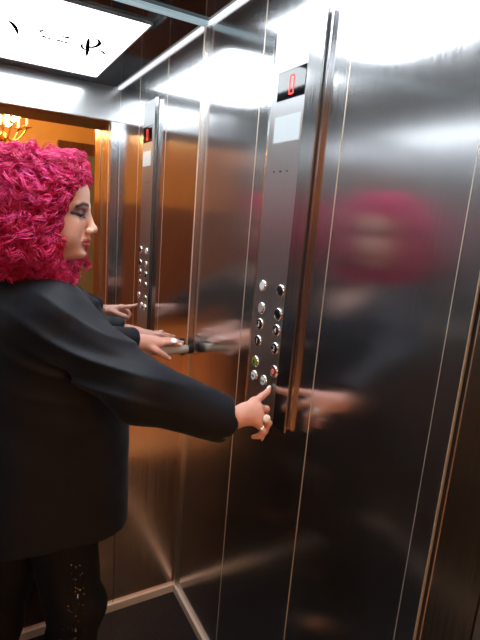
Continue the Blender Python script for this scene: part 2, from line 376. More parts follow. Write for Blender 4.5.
for yy, ww in ((-.548, .006), (-.578, .010), (-.604, .003), (-.61, .003)):
    cploc(mbox('engraved_mark', XF - .0003, XF + .001, yy - ww / 2, yy + ww / 2, 1.694, 1.698, M['glyph_dark'], cp))
# buttons
def bell(bm):
    pr = [(-.006, -.004), (.006, -.004), (.0045, -.001), (.004, .004), (.0015, .0065), (-.0015, .0065), (-.004, .004), (-.0045, -.001)]
    v = [bm.verts.new((XF - .0062, a, b)) for a, b in pr]; w = [bm.verts.new((XF - .0052, a, b)) for a, b in pr]
    bm.faces.new(v); bm.faces.new(w[::-1])
    for i in range(8): bm.faces.new([v[i], v[(i + 1) % 8], w[(i + 1) % 8], w[i]])
    abox(bm, XF - .0062, XF - .0052, -.0018, .0018, -.0068, -.0048)
def arrows(bm, out):
    for s in (-1, 1):
        a = [(s * (.007 if out else .0015), 0), (s * (.0015 if out else .007), .0042), (s * (.0015 if out else .007), -.0042)]
        v = [bm.verts.new((XF - .0062, p, q)) for p, q in a]; w = [bm.verts.new((XF - .0052, p, q)) for p, q in a]
        bm.faces.new(v); bm.faces.new(w[::-1])
        for i in range(3): bm.faces.new([v[i], v[(i + 1) % 3], w[(i + 1) % 3], w[i]])
BT = [(-.545, 1.401, 'btn_white', None, 'blank white button'), (-.631, 1.402, 'btn_black', None, 'blank black button'),
      (-.548, 1.341, 'btn_grey', None, 'blank grey button'), (-.630, 1.341, 'btn_black', None, 'blank black button'),
      (-.547, 1.296, 'btn_black', '3', None), (-.629, 1.298, 'btn_black', '4', None),
      (-.545, 1.248, 'btn_black', '1', None), (-.630, 1.250, 'btn_black', '2', None),
      (-.541, 1.188, 'btn_green', 'BELL', 'lit green alarm bell button'), (-.636, 1.189, 'btn_red', '0', 'button glowing dark red'),
      (-.541, 1.146, 'btn_white', 'OUT', 'door opening button'), (-.591, 1.148, 'btn_white', 'IN', 'door closing button')]
for y, z, mk, g, lab in BT:
    y, z = my(y), mz(z)
    bm = bmesh.new()
    lathe(bm, (XF, y, z), (-1, 0, 0), [(-.002, .0168), (.002, .0168), (.0042, .0150), (.0045, .0128), (.002, .0118)], 32)
    b = cploc(fin('button', bm, M['chrome'], cp, True))
    if lab: b['label'] = lab
    bm = bmesh.new(); lathe(bm, (XF, y, z), (-1, 0, 0), [(0, .0117), (.0046, .0117), (.0052, .0108), (.0052, 0)], 32)
    fin('button_cap', bm, M[mk], b)
    if g in ('BELL', 'IN', 'OUT'):
        bm = bmesh.new(); bell(bm) if g == 'BELL' else arrows(bm, g == 'OUT'); bmesh.ops.translate(bm, verts=bm.verts, vec=(0, y, z))
        fin('symbol', bm, M['glyph_dark'], b)
    elif g:
        me = textmesh(g, .020); o = link('numeral', me, M['glyph'], b); o.location = (XF - .0055, y, z)

# ------------------------------------------------------------------ handrail
hr = empty('handrail', (0, -.06, 1.09)); tag(hr, 'round pale metal handrail along the back wall under the mirror', 'handrail')
bm = bmesh.new(); atube(bm, [(-W + .03, 0, 0), (-.012, 0, 0)], .0165, 24); fin('rail', bm, M['rail'], hr, True)
for x in (-.028, -.60, -1.15):
    bm = bmesh.new(); atube(bm, [(x, .010, -.004), (x, .03, -.018), (x, .0595, -.022)], .008, 12); b = fin('bracket', bm, M['dark'], hr, True)
    bm = bmesh.new(); lathe(bm, (x, .0595, -.022), (0, -1, 0), [(0, .022), (.005, .021), (.006, 0)], 20); fin('bracket_plate', bm, M['chrome'], b, True)
bm = bmesh.new(); lathe(bm, (-.034, 0, 0), (1, 0, 0), [(0, .0178), (.0225, .0178), (.0226, 0)], 24); fin('end_collar', bm, M['dark'], hr, True)

# ------------------------------------------------------------------ distance-field modeller for the soft shapes
class Field:
    def __init__(s, xs, ys, zs):
        s.a = [np.asarray(v, np.float32) for v in (xs, ys, zs)]; s.F = np.full([len(v) for v in s.a], .5, np.float32)
    def sl(s, lo, hi):
        r_ = []
        for v, l, h in zip(s.a, lo, hi):
            i = max(0, np.searchsorted(v, l) - 1); j = min(len(v), np.searchsorted(v, h) + 1); r_.append(slice(i, max(j, i)))
        return tuple(r_)
    def op(s, fn, lo, hi, k=.01, mode='add', pad=.02):
        p = pad + k; q = s.sl([v - p for v in lo], [v + p for v in hi]); sub = s.F[q]
        if sub.size == 0: return
        X, Y, Z = np.meshgrid(*[v[i] for v, i in zip(s.a, q)], indexing='ij', sparse=True)
        d = fn(X, Y, Z); d = np.broadcast_to(d, sub.shape)
        if mode == 'add':
            h = np.maximum(k - np.abs(sub - d), 0) / k; s.F[q] = np.minimum(sub, d) - h * h * k * .25
        elif mode == 'sub':
            d = -d; h = np.maximum(k - np.abs(sub - d), 0) / k; s.F[q] = np.maximum(sub, d) + h * h * k * .25
        elif mode == 'disp': s.F[q] = sub + d
    def cap(s, a, b, ra, rb=None, k=.01, mode='add'):
        rb = ra if rb is None else rb; a = np.array(a, float); b = np.array(b, float); ab = b - a; L = max(ab @ ab, 1e-12); R_ = max(ra, rb)
        def fn(X, Y, Z):
            t = np.clip(((X - a[0]) * ab[0] + (Y - a[1]) * ab[1] + (Z - a[2]) * ab[2]) / L, 0, 1)
            return np.sqrt((X - a[0] - ab[0] * t) ** 2 + (Y - a[1] - ab[1] * t) ** 2 + (Z - a[2] - ab[2] * t) ** 2) - (ra + (rb - ra) * t)
        s.op(fn, np.minimum(a, b) - R_, np.maximum(a, b) + R_, k, mode)
    def ell(s, c, r_, k=.01, mode='add', R=None):
        c = np.array(c, float); r_ = np.array(r_, float); m_ = r_.max()
        def fn(X, Y, Z):
            x, y, z = X - c[0], Y - c[1], Z - c[2]
            if R is not None: x, y, z = [R[0, i] * x + R[1, i] * y + R[2, i] * z for i in range(3)]
            k0 = np.sqrt((x / r_[0]) ** 2 + (y / r_[1]) ** 2 + (z / r_[2]) ** 2) + 1e-9
            k1 = np.sqrt((x / r_[0] ** 2) ** 2 + (y / r_[1] ** 2) ** 2 + (z / r_[2] ** 2) ** 2) + 1e-9
            return k0 * (k0 - 1) / k1
        ext = r_ if R is None else np.full(3, m_)
        s.op(fn, c - ext, c + ext, k, mode)
    def mesh(s):
        F = s.F; I = F < 0; n = F.shape
        cs = [slice(0, -1), slice(1, None)]
        cnt = np.zeros([v - 1 for v in n], np.uint8)
        for i in (0, 1):
            for j in (0, 1):
                for k in (0, 1): cnt += I[cs[i], cs[j], cs[k]]
        act = np.argwhere((cnt > 0) & (cnt < 8)); idx = np.full(cnt.shape, -1, np.int32); idx[tuple(act.T)] = np.arange(len(act)); del cnt
        acc = np.zeros((len(act), 3)); num = np.zeros(len(act)); A = s.a
        cor = [(i, j, k) for i in (0, 1) for j in (0, 1) for k in (0, 1)]
        for c1 in cor:
            for ax in range(3):
                if c1[ax]: continue
                c2 = list(c1); c2[ax] = 1
                p1 = act + np.array(c1); p2 = act + np.array(c2)
                f1 = F[tuple(p1.T)]; f2 = F[tuple(p2.T)]; x = (f1 < 0) != (f2 < 0)
                t = np.where(x, f1 / np.where(x, f1 - f2, 1), 0)
                q1 = np.stack([A[d][p1[:, d]] for d in range(3)], 1); q2 = np.stack([A[d][p2[:, d]] for d in range(3)], 1)
                acc += np.where(x[:, None], q1 + (q2 - q1) * t[:, None], 0); num += x
        V = acc / num[:, None]; Q = []
        for ax in range(3):
            a1 = np.take(I, range(n[ax] - 1), ax); a2 = np.take(I, range(1, n[ax]), ax)
            u, v = [(1, 2), (2, 0), (0, 1)][ax]
            e = np.argwhere(a1 != a2); e = e[(e[:, u] > 0) & (e[:, v] > 0) & (e[:, u] < n[u] - 1) & (e[:, v] < n[v] - 1)]
            du = np.zeros(3, int); du[u] = 1; dv = np.zeros(3, int); dv[v] = 1
            q = np.stack([idx[tuple((e - o_).T)] for o_ in (0 * du, du, du + dv, dv)], 1)
            fl = I[tuple(e.T)]; q[~fl] = q[~fl][:, ::-1]; Q.append(q)
        Q = np.concatenate(Q); Q = Q[(Q >= 0).all(1)]
        return V, Q
def relax(V, Q, it=2, lam=.5):
    for _ in range(it):
        S = np.zeros_like(V); C_ = np.zeros(len(V))
        for a, b in ((0, 1), (1, 2), (2, 3), (3, 0)):
            for k in range(3):
                S[:, k] += np.bincount(Q[:, a], V[Q[:, b], k], len(V)); S[:, k] += np.bincount(Q[:, b], V[Q[:, a], k], len(V))
            C_ += np.bincount(Q[:, a], minlength=len(V)) + np.bincount(Q[:, b], minlength=len(V))
        V = V + lam * (S / np.maximum(C_, 1)[:, None] - V)
    return V
def axis(*segs):
    out = []
    for a, b, h in segs: out += list(np.linspace(a, b, max(2, int(round((b - a) / h))), endpoint=False))
    return np.array(out + [segs[-1][1]])
_k = rng.normal(size=(40, 3)); _p = rng.uniform(0, 6.28, 40)
def fnoise(X, Y, Z, f, n=8, s=0):
    r_ = 0
    for i in range(n):
        kx, ky, kz = _k[(i + s) % 40]; r_ = r_ + np.sin(f * (kx * X + ky * Y + kz * Z) + _p[(i + s) % 40])
    return r_ / n

# head frame
YAW, PIT = math.radians(-22), math.radians(-5)
hf = np.array([math.cos(YAW) * math.cos(PIT), math.sin(YAW) * math.cos(PIT), math.sin(PIT)])
hl = np.array([-math.sin(YAW), math.cos(YAW), 0.]); hu = np.cross(hf, hl)
HR = np.stack([hf, hl, hu], 1); HO = np.array([-.545, -.3675, 1.561])
def hw(F_, S_, U_): return HO + HR @ np.array([F_, S_, U_])
def hloc(V): return (V - HO) @ HR

print('body'); 
B = Field(axis((-.86, -.66, .006), (-.66, -.43, .0019), (-.43, -.26, .005), (-.26, -.02, .0021)),
          axis((-.78, -.60, .0022), (-.60, -.45, .005), (-.45, -.29, .0019), (-.29, -.13, .005), (-.13, -.012, .0022)),
          axis((.015, 1.02, .008), (1.02, 1.17, .0021), (1.17, 1.42, .005), (1.42, 1.68, .0019)))
# torso, legs
for c, r_ in (((-.555, -.33, .90), (.14, .17, .12)), ((-.555, -.33, 1.06), (.12, .145, .14)), ((-.56, -.33, 1.24), (.125, .165, .13))): B.ell(c, r_, .05)
for sgn in (-1, 1): B.ell((-.50, -.33 + sgn * .075, 1.19), (.085, .075, .075), .03)
SR, SL = np.array([-.565, -.495, 1.335]), np.array([-.565, -.185, 1.335])
B.cap((-.57, -.33, 1.36), SR + (0, .02, 0), .05, .048, .04); B.cap((-.57, -.33, 1.36), SL + (0, -.02, 0), .05, .048, .04)
ER, WR = np.array([-.400, -.655, 1.200]), np.array([-.1678, -.677, 1.0935])
EL, WL = np.array([-.46, -.140, 1.185]), np.array([-.225, -.088, 1.134])
B.cap(SR, ER, .050, .040, .03); B.cap(ER, WR, .040, .0225, .015)
B.cap(SL, EL, .050, .040, .03); B.cap(EL, WL, .040, .025, .015)
for hip, kn, an, to in (((-.56, -.41, .85), (-.50, -.43, .47), (-.53, -.42, .07), (-.40, -.43, .04)), ((-.57, -.25, .85), (-.65, -.25, .46), (-.72, -.25, .07), (-.60, -.23, .04))):
    B.cap(hip, kn, .085, .055, .04); B.cap(kn, an, .055, .036, .02); B.cap((an[0] - .02, an[1], .05), to, .03, .022, .02)
# neck and head
B.cap(hw(-.022, 0, -.06), (-.585, -.335, 1.36), .050, .056, .02)
def he(c, r_, k=.01, mode='add'): B.ell(hw(*c), r_, k, mode, R=HR)
def hc(a, b, ra, rb=None, k=.008, mode='add'): B.cap(hw(*a), hw(*b), ra, rb, k, mode)
he((-.010, 0, .020), (.093, .074, .088), .02)
he((.030, 0, -.020), (.054, .062, .085), .02)
he((.036, 0, -.073), (.044, .045, .034), .02)
he((.0765, 0, -.096), (.0145, .020, .014), .02)
he((.066, 0, -.066), (.022, .028, .024), .014)
he((.040, 0, .048), (.041, .056, .038), .02)
he((.030, 0, -.098), (.036, .036, .022), .02)
for s in (-1, 1):
    he((.056, s * .036, -.030), (.022, .020, .024), .02); he((.046, s * .038, -.056), (.026, .022, .026), .02)
    hc((.080, s * .012, .018), (.066, s * .043, .018), .008, .007, .01)
    he((.094, s * .031, .000), (.014, .016, .010), .012, 'sub')
    he((.0680, s * .031, -.001), (.0135, .0150, .0120), .003)
    hc((.0800, s * .022, -.0030), (.0775, s * .042, -.0030), .0022, .0022, .003)
    he((-.012, s * .074, -.010), (.018, .010, .032), .008)
hc((.082, 0, .010), (.0990, 0, -.030), .0072, .0088, .010)
he((.1022, 0, -.034), (.0108, .0110, .0098), .008)
for s in (-1, 1):
    he((.0955, s * .0130, -.039), (.0100, .0070, .0078), .005)
    he((.100, s * .0075, -.0475), (.0055, .0032, .0035), .003, 'sub')
hc((.0905, 0, -.050), (.0895, 0, -.056), .006, .006, .008)
for s in (-1, 1):
    hc((.0930, s * .004, -.0605), (.0800, s * .0215, -.0662), .0066, .0036, .004)
    hc((.0915, s * .003, -.0745), (.0790, s * .0190, -.0695), .0078, .0042, .004)
    hc((.0990, 0, -.0672), (.0830, s * .0225, -.0682), .0013, .0010, .0025, 'sub')
he((.094, 0, -.0835), (.010, .018, .0055), .010, 'sub')
# hands -------------------------------------------------------
NAILS = []
def finger(pts, rad, nail=None):
    for i in range(len(pts) - 1): B.cap(pts[i], pts[i + 1], rad[i], rad[i + 1], .004 if i else .008)
    if nail is not None:
        a, b = np.array(pts[-2], float), np.array(pts[-1], float); d = (b - a) / np.linalg.norm(b - a)
        nn = np.array(nail, float); nn -= d * (nn @ d); nn /= np.linalg.norm(nn); NAILS.append((b + d * .001 + nn * rad[-1] * .80, d, nn, rad[-1]))
# right hand, pointing at the buttons
kI, kM, kR, kP = (-0.0941, -0.6463, 1.1139), (-0.0900, -0.6617, 1.1026), (-0.0931, -0.6729, 1.0893), (-0.1023, -0.6790, 1.0760)
B.cap(WR, (-0.1320, -0.6617, 1.1016), .0215, .018, .012); B.cap(WR, kI, .018, .0125, .015); B.cap(WR, kM, .018, .0125, .015)
B.cap(WR, kR, .0175, .012, .012); B.cap(WR, kP, .0165, .011, .012); B.cap(kI, kP, .0115, .011, .01)
finger([kI, (-0.0604, -0.6279, 1.1200), (-0.0379, -0.6177, 1.1251), (-0.0292, -0.6115, 1.1302)], [.0105, .0092, .0080, .0070], (-.3, -.3, 1))
finger([kM, (-0.0594, -0.6524, 1.0934), (-0.0512, -0.6361, 1.0791), (-0.0614, -0.6279, 1.0689)], [.0105, .0092, .0080, .0070])
finger([kR, (-0.0635, -0.6749, 1.0648), (-0.0675, -0.6688, 1.0402), (-0.0737, -0.6637, 1.0218)], [.0100, .0088, .0076, .0066], (1, -.5, .2))
finger([kP, (-0.0860, -0.6882, 1.0505), (-0.0941, -0.6811, 1.0361), (-0.1044, -0.6729, 1.0320)], [.0092, .0080, .0070, .0060])
finger([(-0.1422, -0.6504, 1.0975), (-0.1064, -0.6259, 1.0832), (-0.0808, -0.6177, 1.0730), (-0.0675, -0.6197, 1.0668)], [.014, .0115, .0095, .008])
# left hand resting on the rail
zt_ = 1.1145
lI, lM, lR, lP = (-.150, -.089, 1.125), (-.146, -.070, 1.129), (-.150, -.052, 1.127), (-.158, -.036, 1.122)
B.cap(WL, (-.19, -.078, 1.132), .024, .020, .012)
for q, rr in ((lI, .0125), (lM, .0125), (lR, .012), (lP, .011)): B.cap(WL, q, .019, rr, .014)
B.cap(lI, lP, .0115, .0105, .01)
finger([lI, (-.112, -.084, 1.126), (-.090, -.079, 1.119), (-.070, -.077, 1.112)], [.0100, .0088, .0078, .0066], (0, -.3, 1))
finger([lM, (-.104, -.065, 1.128), (-.078, -.061, 1.121), (-.055, -.060, 1.1145)], [.0102, .0090, .0078, .0066], (0, 0, 1))
finger([lR, (-.110, -.048, 1.126), (-.087, -.043, 1.119), (-.068, -.041, 1.112)], [.0100, .0088, .0076, .0064], (0, 0, 1))
finger([lP, (-.126, -.028, 1.120), (-.108, -.026, 1.113), (-.094, -.025, 1.107)], [.0090, .0078, .0068, .0058], (0, 0, 1))
finger([(-.198, -.095, 1.122), (-.165, -.108, 1.104), (-.138, -.106, 1.086), (-.122, -.101, 1.075)], [.014, .0112, .0094, .0078], (.2, -1, .3))
V, Q = B.mesh(); V = relax(V, Q, 1, .4); print('body verts', len(V)); del B
# colours
Lc = hloc(V); skin = np.array([.74, .46, .37]); col = np.tile(skin, (len(V), 1))
def blend(mask, c, a=1.):
    global col
    w = (np.clip(mask, 0, 1) * a)[:, None]; col = col * (1 - w) + np.array(c) * w
Fh, Sh, Uh = Lc.T; face = (np.abs(Fh) < .14) & (np.abs(Uh) < .13) & (np.abs(Sh) < .09)
As = np.abs(Sh)
g = lambda d, s: np.exp(-(d / s) ** 2)
blend(face * g(Uh + .036, .016) * g(As - .040, .018) * g(Fh - .07, .03), (.68, .27, .22), .5)
blend(face * g(Fh - .113, .01) * g(Uh + .037, .012), (.70, .33, .26), .4)
lip = face * (Fh > .076) * (As < .024) * (np.abs(Uh + .0675) < (.0140 - .30 * As)); blend(lip.astype(float), (.42, .075, .075), .9)
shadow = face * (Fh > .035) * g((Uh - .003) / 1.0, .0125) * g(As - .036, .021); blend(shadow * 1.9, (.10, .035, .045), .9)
line = face * (Fh > .040) * (np.abs(Uh + .0030 - .15 * np.maximum(As - .04, 0)) < .0034) * (As > .018) * (As < .057); blend(line.astype(float), (.01, .006, .008), .95)
bz = .0215 + .12 * (As - .012) - 3.6 * np.maximum(As - .030, 0) ** 1.5
brow = face * (Fh > .03) * (As > .011) * (As < .052) * g(Uh - bz, .0040); blend(brow * 1.5, (.025, .010, .010), .95)
# knuckle and finger flush
for kk in (kI, kM, kR, kP, lI, lM, lR, lP): blend(g(np.linalg.norm(V - np.array(kk), axis=1), .014), (.66, .26, .20), .45)
handm = (V[:, 0] > -.24).astype(float); blend(handm, (.76, .37, .30), .6)
person = empty('person', (-.56, -.33, 0))
tag(person, 'person with curly magenta hair and black blazer pressing a lift button', 'person')
def ploc(o): o.parent = person; o.matrix_parent_inverse = person.matrix_basis.inverted(); return o
ploc(npmesh('body', V, Q, M['skin'], col=col))
# eyes
for s in (-1, 1):
    bm = bmesh.new(); bmesh.ops.create_uvsphere(bm, u_segments=24, v_segments=16, radius=.0112)
    e = fin('eye', bm, M['eye'], None, True); e.location = Vector(hw(.0705, s * .031, -.0058)); ploc(e)
    bm = bmesh.new(); 
    for k in range(9):
        a = s * (.021 + .0026 * k); base = Vector(hw(.0818 - abs(a) * .055 - .0012 * max(0, k - 5), a, -.0045)); t_ = (k - 3) / 6
        tip = base + Vector(HR @ np.array([.0075, s * .004 * t_, -.0045])); atube(bm, [base, (base + tip) / 2 + Vector((0, 0, -.0008)), tip], [.0006, .0005, .0002], 5)
    ploc(fin('eyelashes', bm, M['lash']))
for c, d, nn, r_ in NAILS:
    w = np.cross(d, nn); bm = bmesh.new(); bmesh.ops.create_uvsphere(bm, u_segments=14, v_segments=8, radius=1)
    Mx = Matrix((( *[], d[0] * r_ * 1.35, w[0] * r_ * .80, nn[0] * r_ * .30, c[0]), (d[1] * r_ * 1.35, w[1] * r_ * .80, nn[1] * r_ * .30, c[1]), (d[2] * r_ * 1.35, w[2] * r_ * .80, nn[2] * r_ * .30, c[2]), (0, 0, 0, 1)))
    bmesh.ops.transform(bm, matrix=Mx, verts=bm.verts); ploc(fin('fingernail', bm, M['nail'], None, True))
def ring(c, ax, out, rr, stone, lab):
    c = Vector(c); d, u, w = frame_of(ax); bm = bmesh.new()
    pts = [c + (u * math.cos(2 * PI * k / 20) + w * math.sin(2 * PI * k / 20)) * rr for k in range(21)]; atube(bm, pts, .0012, 8)
    o = ploc(fin('ring', bm, M['chrome'], None, True)); o['label'] = lab
    bm = bmesh.new(); ov = Vector(out).normalized(); lathe(bm, c + ov * rr, ov, [(-.002, stone * .8), (.001, stone), (.003, stone), (.0045, stone * .75), (.005, 0)], 16)
    s_ = fin('stone', bm, M['ringstone'], None, True); s_.parent = o; s_.matrix_parent_inverse = o.matrix_parent_inverse.copy()
    s_.matrix_parent_inverse = Matrix.Identity(4); return o
ring((-0.0778, -0.676, 1.081), (1, .1, -.5), (-.1, -1, .25), .0105, .0105, 'ring with a large round pale stone')
ring((-0.0921, -0.6862, 1.0616), (.6, -.2, -.6), (-.4, -1, 0), .009, .0045, 'thin ring with a small pale stone')
ring((-.096, -.081, 1.1215), (1, .1, -.3), (-.1, -.6, 1), .0100, .0120, 'ring with a large square pale stone')

# jacket -------------------------------------------------------
print('jacket')
J = Field(np.arange(-.88, -.17, .0042), np.arange(-.80, -.04, .0042), np.arange(.67, 1.47, .0042))
TZ = [.66, .70, .80, .95, 1.05, 1.15, 1.23, 1.30, 1.345, 1.385, 1.42, 1.44]
TC = [-.541, -.541, -.541, -.538, -.536, -.546, -.555, -.566, -.574, -.582, -.588, -.59]
TA = [.198, .198, .199, .198, .196, .190, .178, .155, .130, .100, .074, .060]
TB = [.196, .196, .196, .188, .182, .182, .186, .190, .178, .140, .085, .060]
def torso(X, Y, Z, off=0.):
    cx = np.interp(Z, TZ, TC); a = np.interp(Z, TZ, TA) - off; b = np.interp(Z, TZ, TB) - off
    e = np.interp(Z, [.7, .95, 1.15], [3.3, 2.8, 2.4]); q = ((np.abs(X - cx) / a) ** e + (np.abs(Y + .33) / b) ** e) ** (1 / e)
    hem = .716 + .010 * np.sin(9 * X) + .02 * np.clip(-.5 - X, 0, 1)
    return np.maximum((q - 1) * np.minimum(a, b) * .9, np.maximum(hem - Z, Z - 1.425) if not off else Z - 1.2)
J.op(lambda X, Y, Z: torso(X, Y, Z), (-.80, -.56, .68), (-.34, -.10, 1.44), .01)
# sleeves
for Sx, E_, W_, s in ((SR, ER, WR, -1), (SL, EL, WL, 1)):
    u = (W_ - E_) / np.linalg.norm(W_ - E_); CE = W_ - u * (.046 if s < 0 else .030) + np.array((0, 0, -.012 if s < 0 else .006))
    sc = 1. if s < 0 else .70
    J.cap(Sx + (0, -s * .03, -.005), Sx + (.0, s * .0, -.012), .070, .070, .05)
    dz = (0, 0, -.014 if s < 0 else -.005)
    J.cap(Sx + (0, 0, -.012), E_ + dz, .072 * (sc if s > 0 else 1), .067 * sc, .05); J.cap(E_ + dz, CE, .067 * sc, .059 * sc, .03)
    J.cap(CE - u * .03, CE + u * .10, .040 * sc, .040 * sc, .004, 'sub')
    # flat cuff end
    def cut(X, Y, Z, c=CE + u * .012): return -((X - c[0]) * u[0] + (Y - c[1]) * u[1] + (Z - c[2]) * u[2])
    J.op(cut, CE - .02, CE + .09, .006, 'sub')
# folds on the right sleeve and back
def folds(X, Y, Z):
    t = (Z - 1.1) * 1.0 + (X + .5) * .55
    w = fnoise(X, Y, Z, 9, 6, 3) * 1.3
    r1 = np.sin(95 * t + 3 * w + 20 * Y); m1 = np.exp(-((X + .52) / .13) ** 2 - ((Z - 1.27) / .12) ** 2 - ((Y + .58) / .12) ** 2)
    r2 = np.sin(70 * (Z * .8 + X * .35) + 4 * w)
    m2 = np.exp(-((X + .40) / .07) ** 2 - ((Y + .66) / .09) ** 2 - ((Z - 1.2) / .08) ** 2)
    rid = (1 - np.abs(np.sin(46 * ((Z - 1.25) * 1.0 + (X + .5) * .42) + 1.6 * w + 6 * Y))) ** 1.6
    m3 = np.exp(-((X + .50) / .16) ** 2 - ((Z - 1.25) / .13) ** 2 - ((Y + .62) / .16) ** 2)
    return -(.015 * rid * m3 + .003 * (np.abs(r1) ** .7 * np.sign(r1)) * m1 + .0045 * r2 * m2 + .004 * fnoise(X, Y, Z * .5, 16, 8, 9) + .0016 * fnoise(X, Y, Z, 45, 8, 20))
J.op(folds, (-.9, -.8, .66), (-.16, 0, 1.5), .001, 'disp')
# underside hollow and neckline
J.op(lambda X, Y, Z: np.maximum(torso(X, Y, Z, .012), Z - .80), (-.80, -.56, .66), (-.34, -.10, .80), .003, 'sub')
def vneck(X, Y, Z): return np.maximum(np.abs(Y + .335) - np.clip((Z - 1.19) * .52, 0, .085), -(X + .55))
J.op(vneck, (-.55, -.46, 1.17), (-.33, -.22, 1.47), .006, 'sub')
J.cap((-.585, -.335, 1.33), (-.575, -.335, 1.50), .062, .066, .01, 'sub')
# lapels
for s in (-1, 1):
    J.cap((-.376, -.335 + s * .012, 1.19), (-.455, -.335 + s * .088, 1.335), .010, .014, .008)
    J.cap((-.455, -.335 + s * .088, 1.335), (-.585, -.335 + s * .088, 1.415), .014, .014, .010)
J.cap((-.585, -.423, 1.415), (-.65, -.335, 1.415), .014, .014, .01); J.cap((-.585, -.247, 1.415), (-.65, -.335, 1.415), .014, .014, .01)
V, Q = J.mesh(); V = relax(V, Q, 3, .5); del J
jk = ploc(npmesh('blazer', V, Q, M['jacket']))
# trousers
print('trousers')
T_ = Field(np.arange(-.90, -.36, .006), np.arange(-.56, -.12, .006), np.arange(.05, .98, .006))
T_.ell((-.56, -.33, .84), (.155, .175, .12), .03)
for hip, kn, an in (((-.55, -.415, .83), (-.492, -.43, .47), (-.525, -.42, .09)), ((-.575, -.245, .83), (-.665, -.25, .46), (-.73, -.25, .09))):
    T_.cap(hip, kn, .098, .076, .04); T_.cap(kn, an, .076, .078, .03)
T_.op(lambda X, Y, Z: -.004 * np.sin(30 * Z + 14 * X + 3 * fnoise(X, Y, Z, 12)) - .003 * fnoise(X, Y, Z, 30), (-.9, -.6, .05), (-.3, -.1, 1), .001, 'disp')
T_.op(lambda X, Y, Z: Z - .075, (-.9, -.6, 0), (-.3, -.1, .08), .004, 'sub')
V, Q = T_.mesh(); V = relax(V, Q, 2, .5); del T_
tr = ploc(npmesh('trousers', V, Q, M['trouser']))
# sequins on the side of the right leg
sel = V[(V[:, 1] < -.46) & (V[:, 2] > .38) & (V[:, 2] < .68)]
bm = bmesh.new()
for k in range(90):
    zz = rng.uniform(.40, .67); xx = -.515 + .045 * math.sin(zz * 14) * .4 + rng.normal() * .013
    i = np.argmin((sel[:, 0] - xx) ** 2 + (sel[:, 2] - zz) ** 2); p = Vector(sel[i]) + Vector((0, -.0015, 0))
    lathe(bm, p, (rng.normal() * .5, -1, rng.normal() * .5 + .3), [(0, .0019), (.0005, .0019), (.0005, 0)], 6)
sq = ploc(fin('sequins', bm, M['sequin'])); sq['kind'] = 'stuff'
# shoes
for an, lab in (((-.525, -.425), 'r'), ((-.73, -.25), 'l')):
    S_ = Field(np.arange(an[0] - .09, an[0] + .20, .004), np.arange(an[1] - .06, an[1] + .06, .004), np.arange(-.01, .14, .004))
    S_.cap((an[0] - .02, an[1], .06), (an[0] + .12, an[1], .025), .038, .030, .03); S_.ell((an[0] + .11, an[1], .022), (.055, .040, .028), .02)
    S_.cap((an[0] - .03, an[1], .055), (an[0] - .035, an[1], .005), .026, .016, .01)
    S_.op(lambda X, Y, Z: Z - .001, (-2, -2, -.1), (2, 2, .01), .002, 'sub')
    V, Q = S_.mesh(); ploc(npmesh('shoe', V, Q, M['shoe']))

# hair ---------------------------------------------------------
print('hair')
def fmax(U):   # how far forward the hair may come at each height of the head
    return np.interp(U, [-.30, -.20, -.15, -.125, -.08, -.01, .03, .062, .085, .12, .16], [.078, .090, .070, .038, .037, .041, .050, .064, .078, .084, .075])
def hairsdf(Pw, inset=0.):
    p = (Pw - HO) @ HR; F_, S_, U_ = p.T
    def el(c, r_):
        q = (p - np.array(c)) / np.array(r_); k0 = np.linalg.norm(q, axis=1) + 1e-9; k1 = np.linalg.norm(q / np.array(r_), axis=1) + 1e-9; return k0 * (k0 - 1) / k1
    def sm(a, b, k):
        h = np.maximum(k - np.abs(a - b), 0) / k; return np.minimum(a, b) - h * h * k * .25
    d = sm(el((-.060, 0, .004), (.160, .140, .116)), el((-.065, 0, -.080), (.165, .160, .095)), .05)
    d = sm(d, el((.042, -.085, -.135), (.040, .028, .050)), .03); d = sm(d, el((.020, .085, -.135), (.040, .030, .052)), .03)
    d = sm(d, el((.030, -.01, .082), (.050, .062, .034)), .03)
    d = d + .007 * fnoise(Pw[:, 0], Pw[:, 1], Pw[:, 2], 38, 8, 2) + .004 * fnoise(Pw[:, 0], Pw[:, 1], Pw[:, 2], 85, 8, 12)
    cut = np.where(np.abs(S_) < .12, F_ - fmax(U_) + inset, -1); d = np.maximum(d, cut)
    return d
HF = Field(np.arange(-.84, -.42, .0035), np.arange(-.56, -.18, .0035), np.arange(1.33, 1.73, .0035))
X, Y, Z = np.meshgrid(*HF.a, indexing='ij'); HF.F = hairsdf(np.stack([X.ravel(), Y.ravel(), Z.ravel()], 1), .014).reshape(X.shape).astype(np.float32)
V, Q = HF.mesh(); V = relax(V, Q, 2, .5); del HF
Vh = V.copy()
hair = npmesh('hair', V - 0, Q, M['hairbase'])
ploc(hair)
NG, PER, NK = 1050, 10, 26
NS = NG * PER
lf = (Vh - HO) @ HR; okf = np.where((lf[:, 0] > fmax(lf[:, 2]) - .017) & (np.abs(lf[:, 1]) < .11), .25, 1.) * np.where((lf[:, 2] > .05) & (lf[:, 0] > .02), 1.8, 1.)
ii = rng.choice(len(Vh), NG, p=okf / okf.sum())
Pp = Vh[ii].copy(); phase = rng.uniform(0, 6.28, NG); curl = rng.uniform(.003, .0105, NG); pitch = rng.uniform(.026, .052, NG); step = rng.uniform(.0040, .0075, NG)
offs = rng.uniform(-.002, .010, NG) + (rng.uniform(0, 1, NG) > .84) * rng.uniform(.006, .020, NG); rnd = rng.normal(size=(NG, 3)) * .45
def grad(p):
    e = .004; g_ = np.stack([hairsdf(p + np.eye(3)[i] * e) - hairsdf(p - np.eye(3)[i] * e) for i in range(3)], 1); return g_ / (np.linalg.norm(g_, axis=1, keepdims=True) + 1e-9)
C0 = Pp.copy(); path = []; down = np.array([0, 0, -1.])
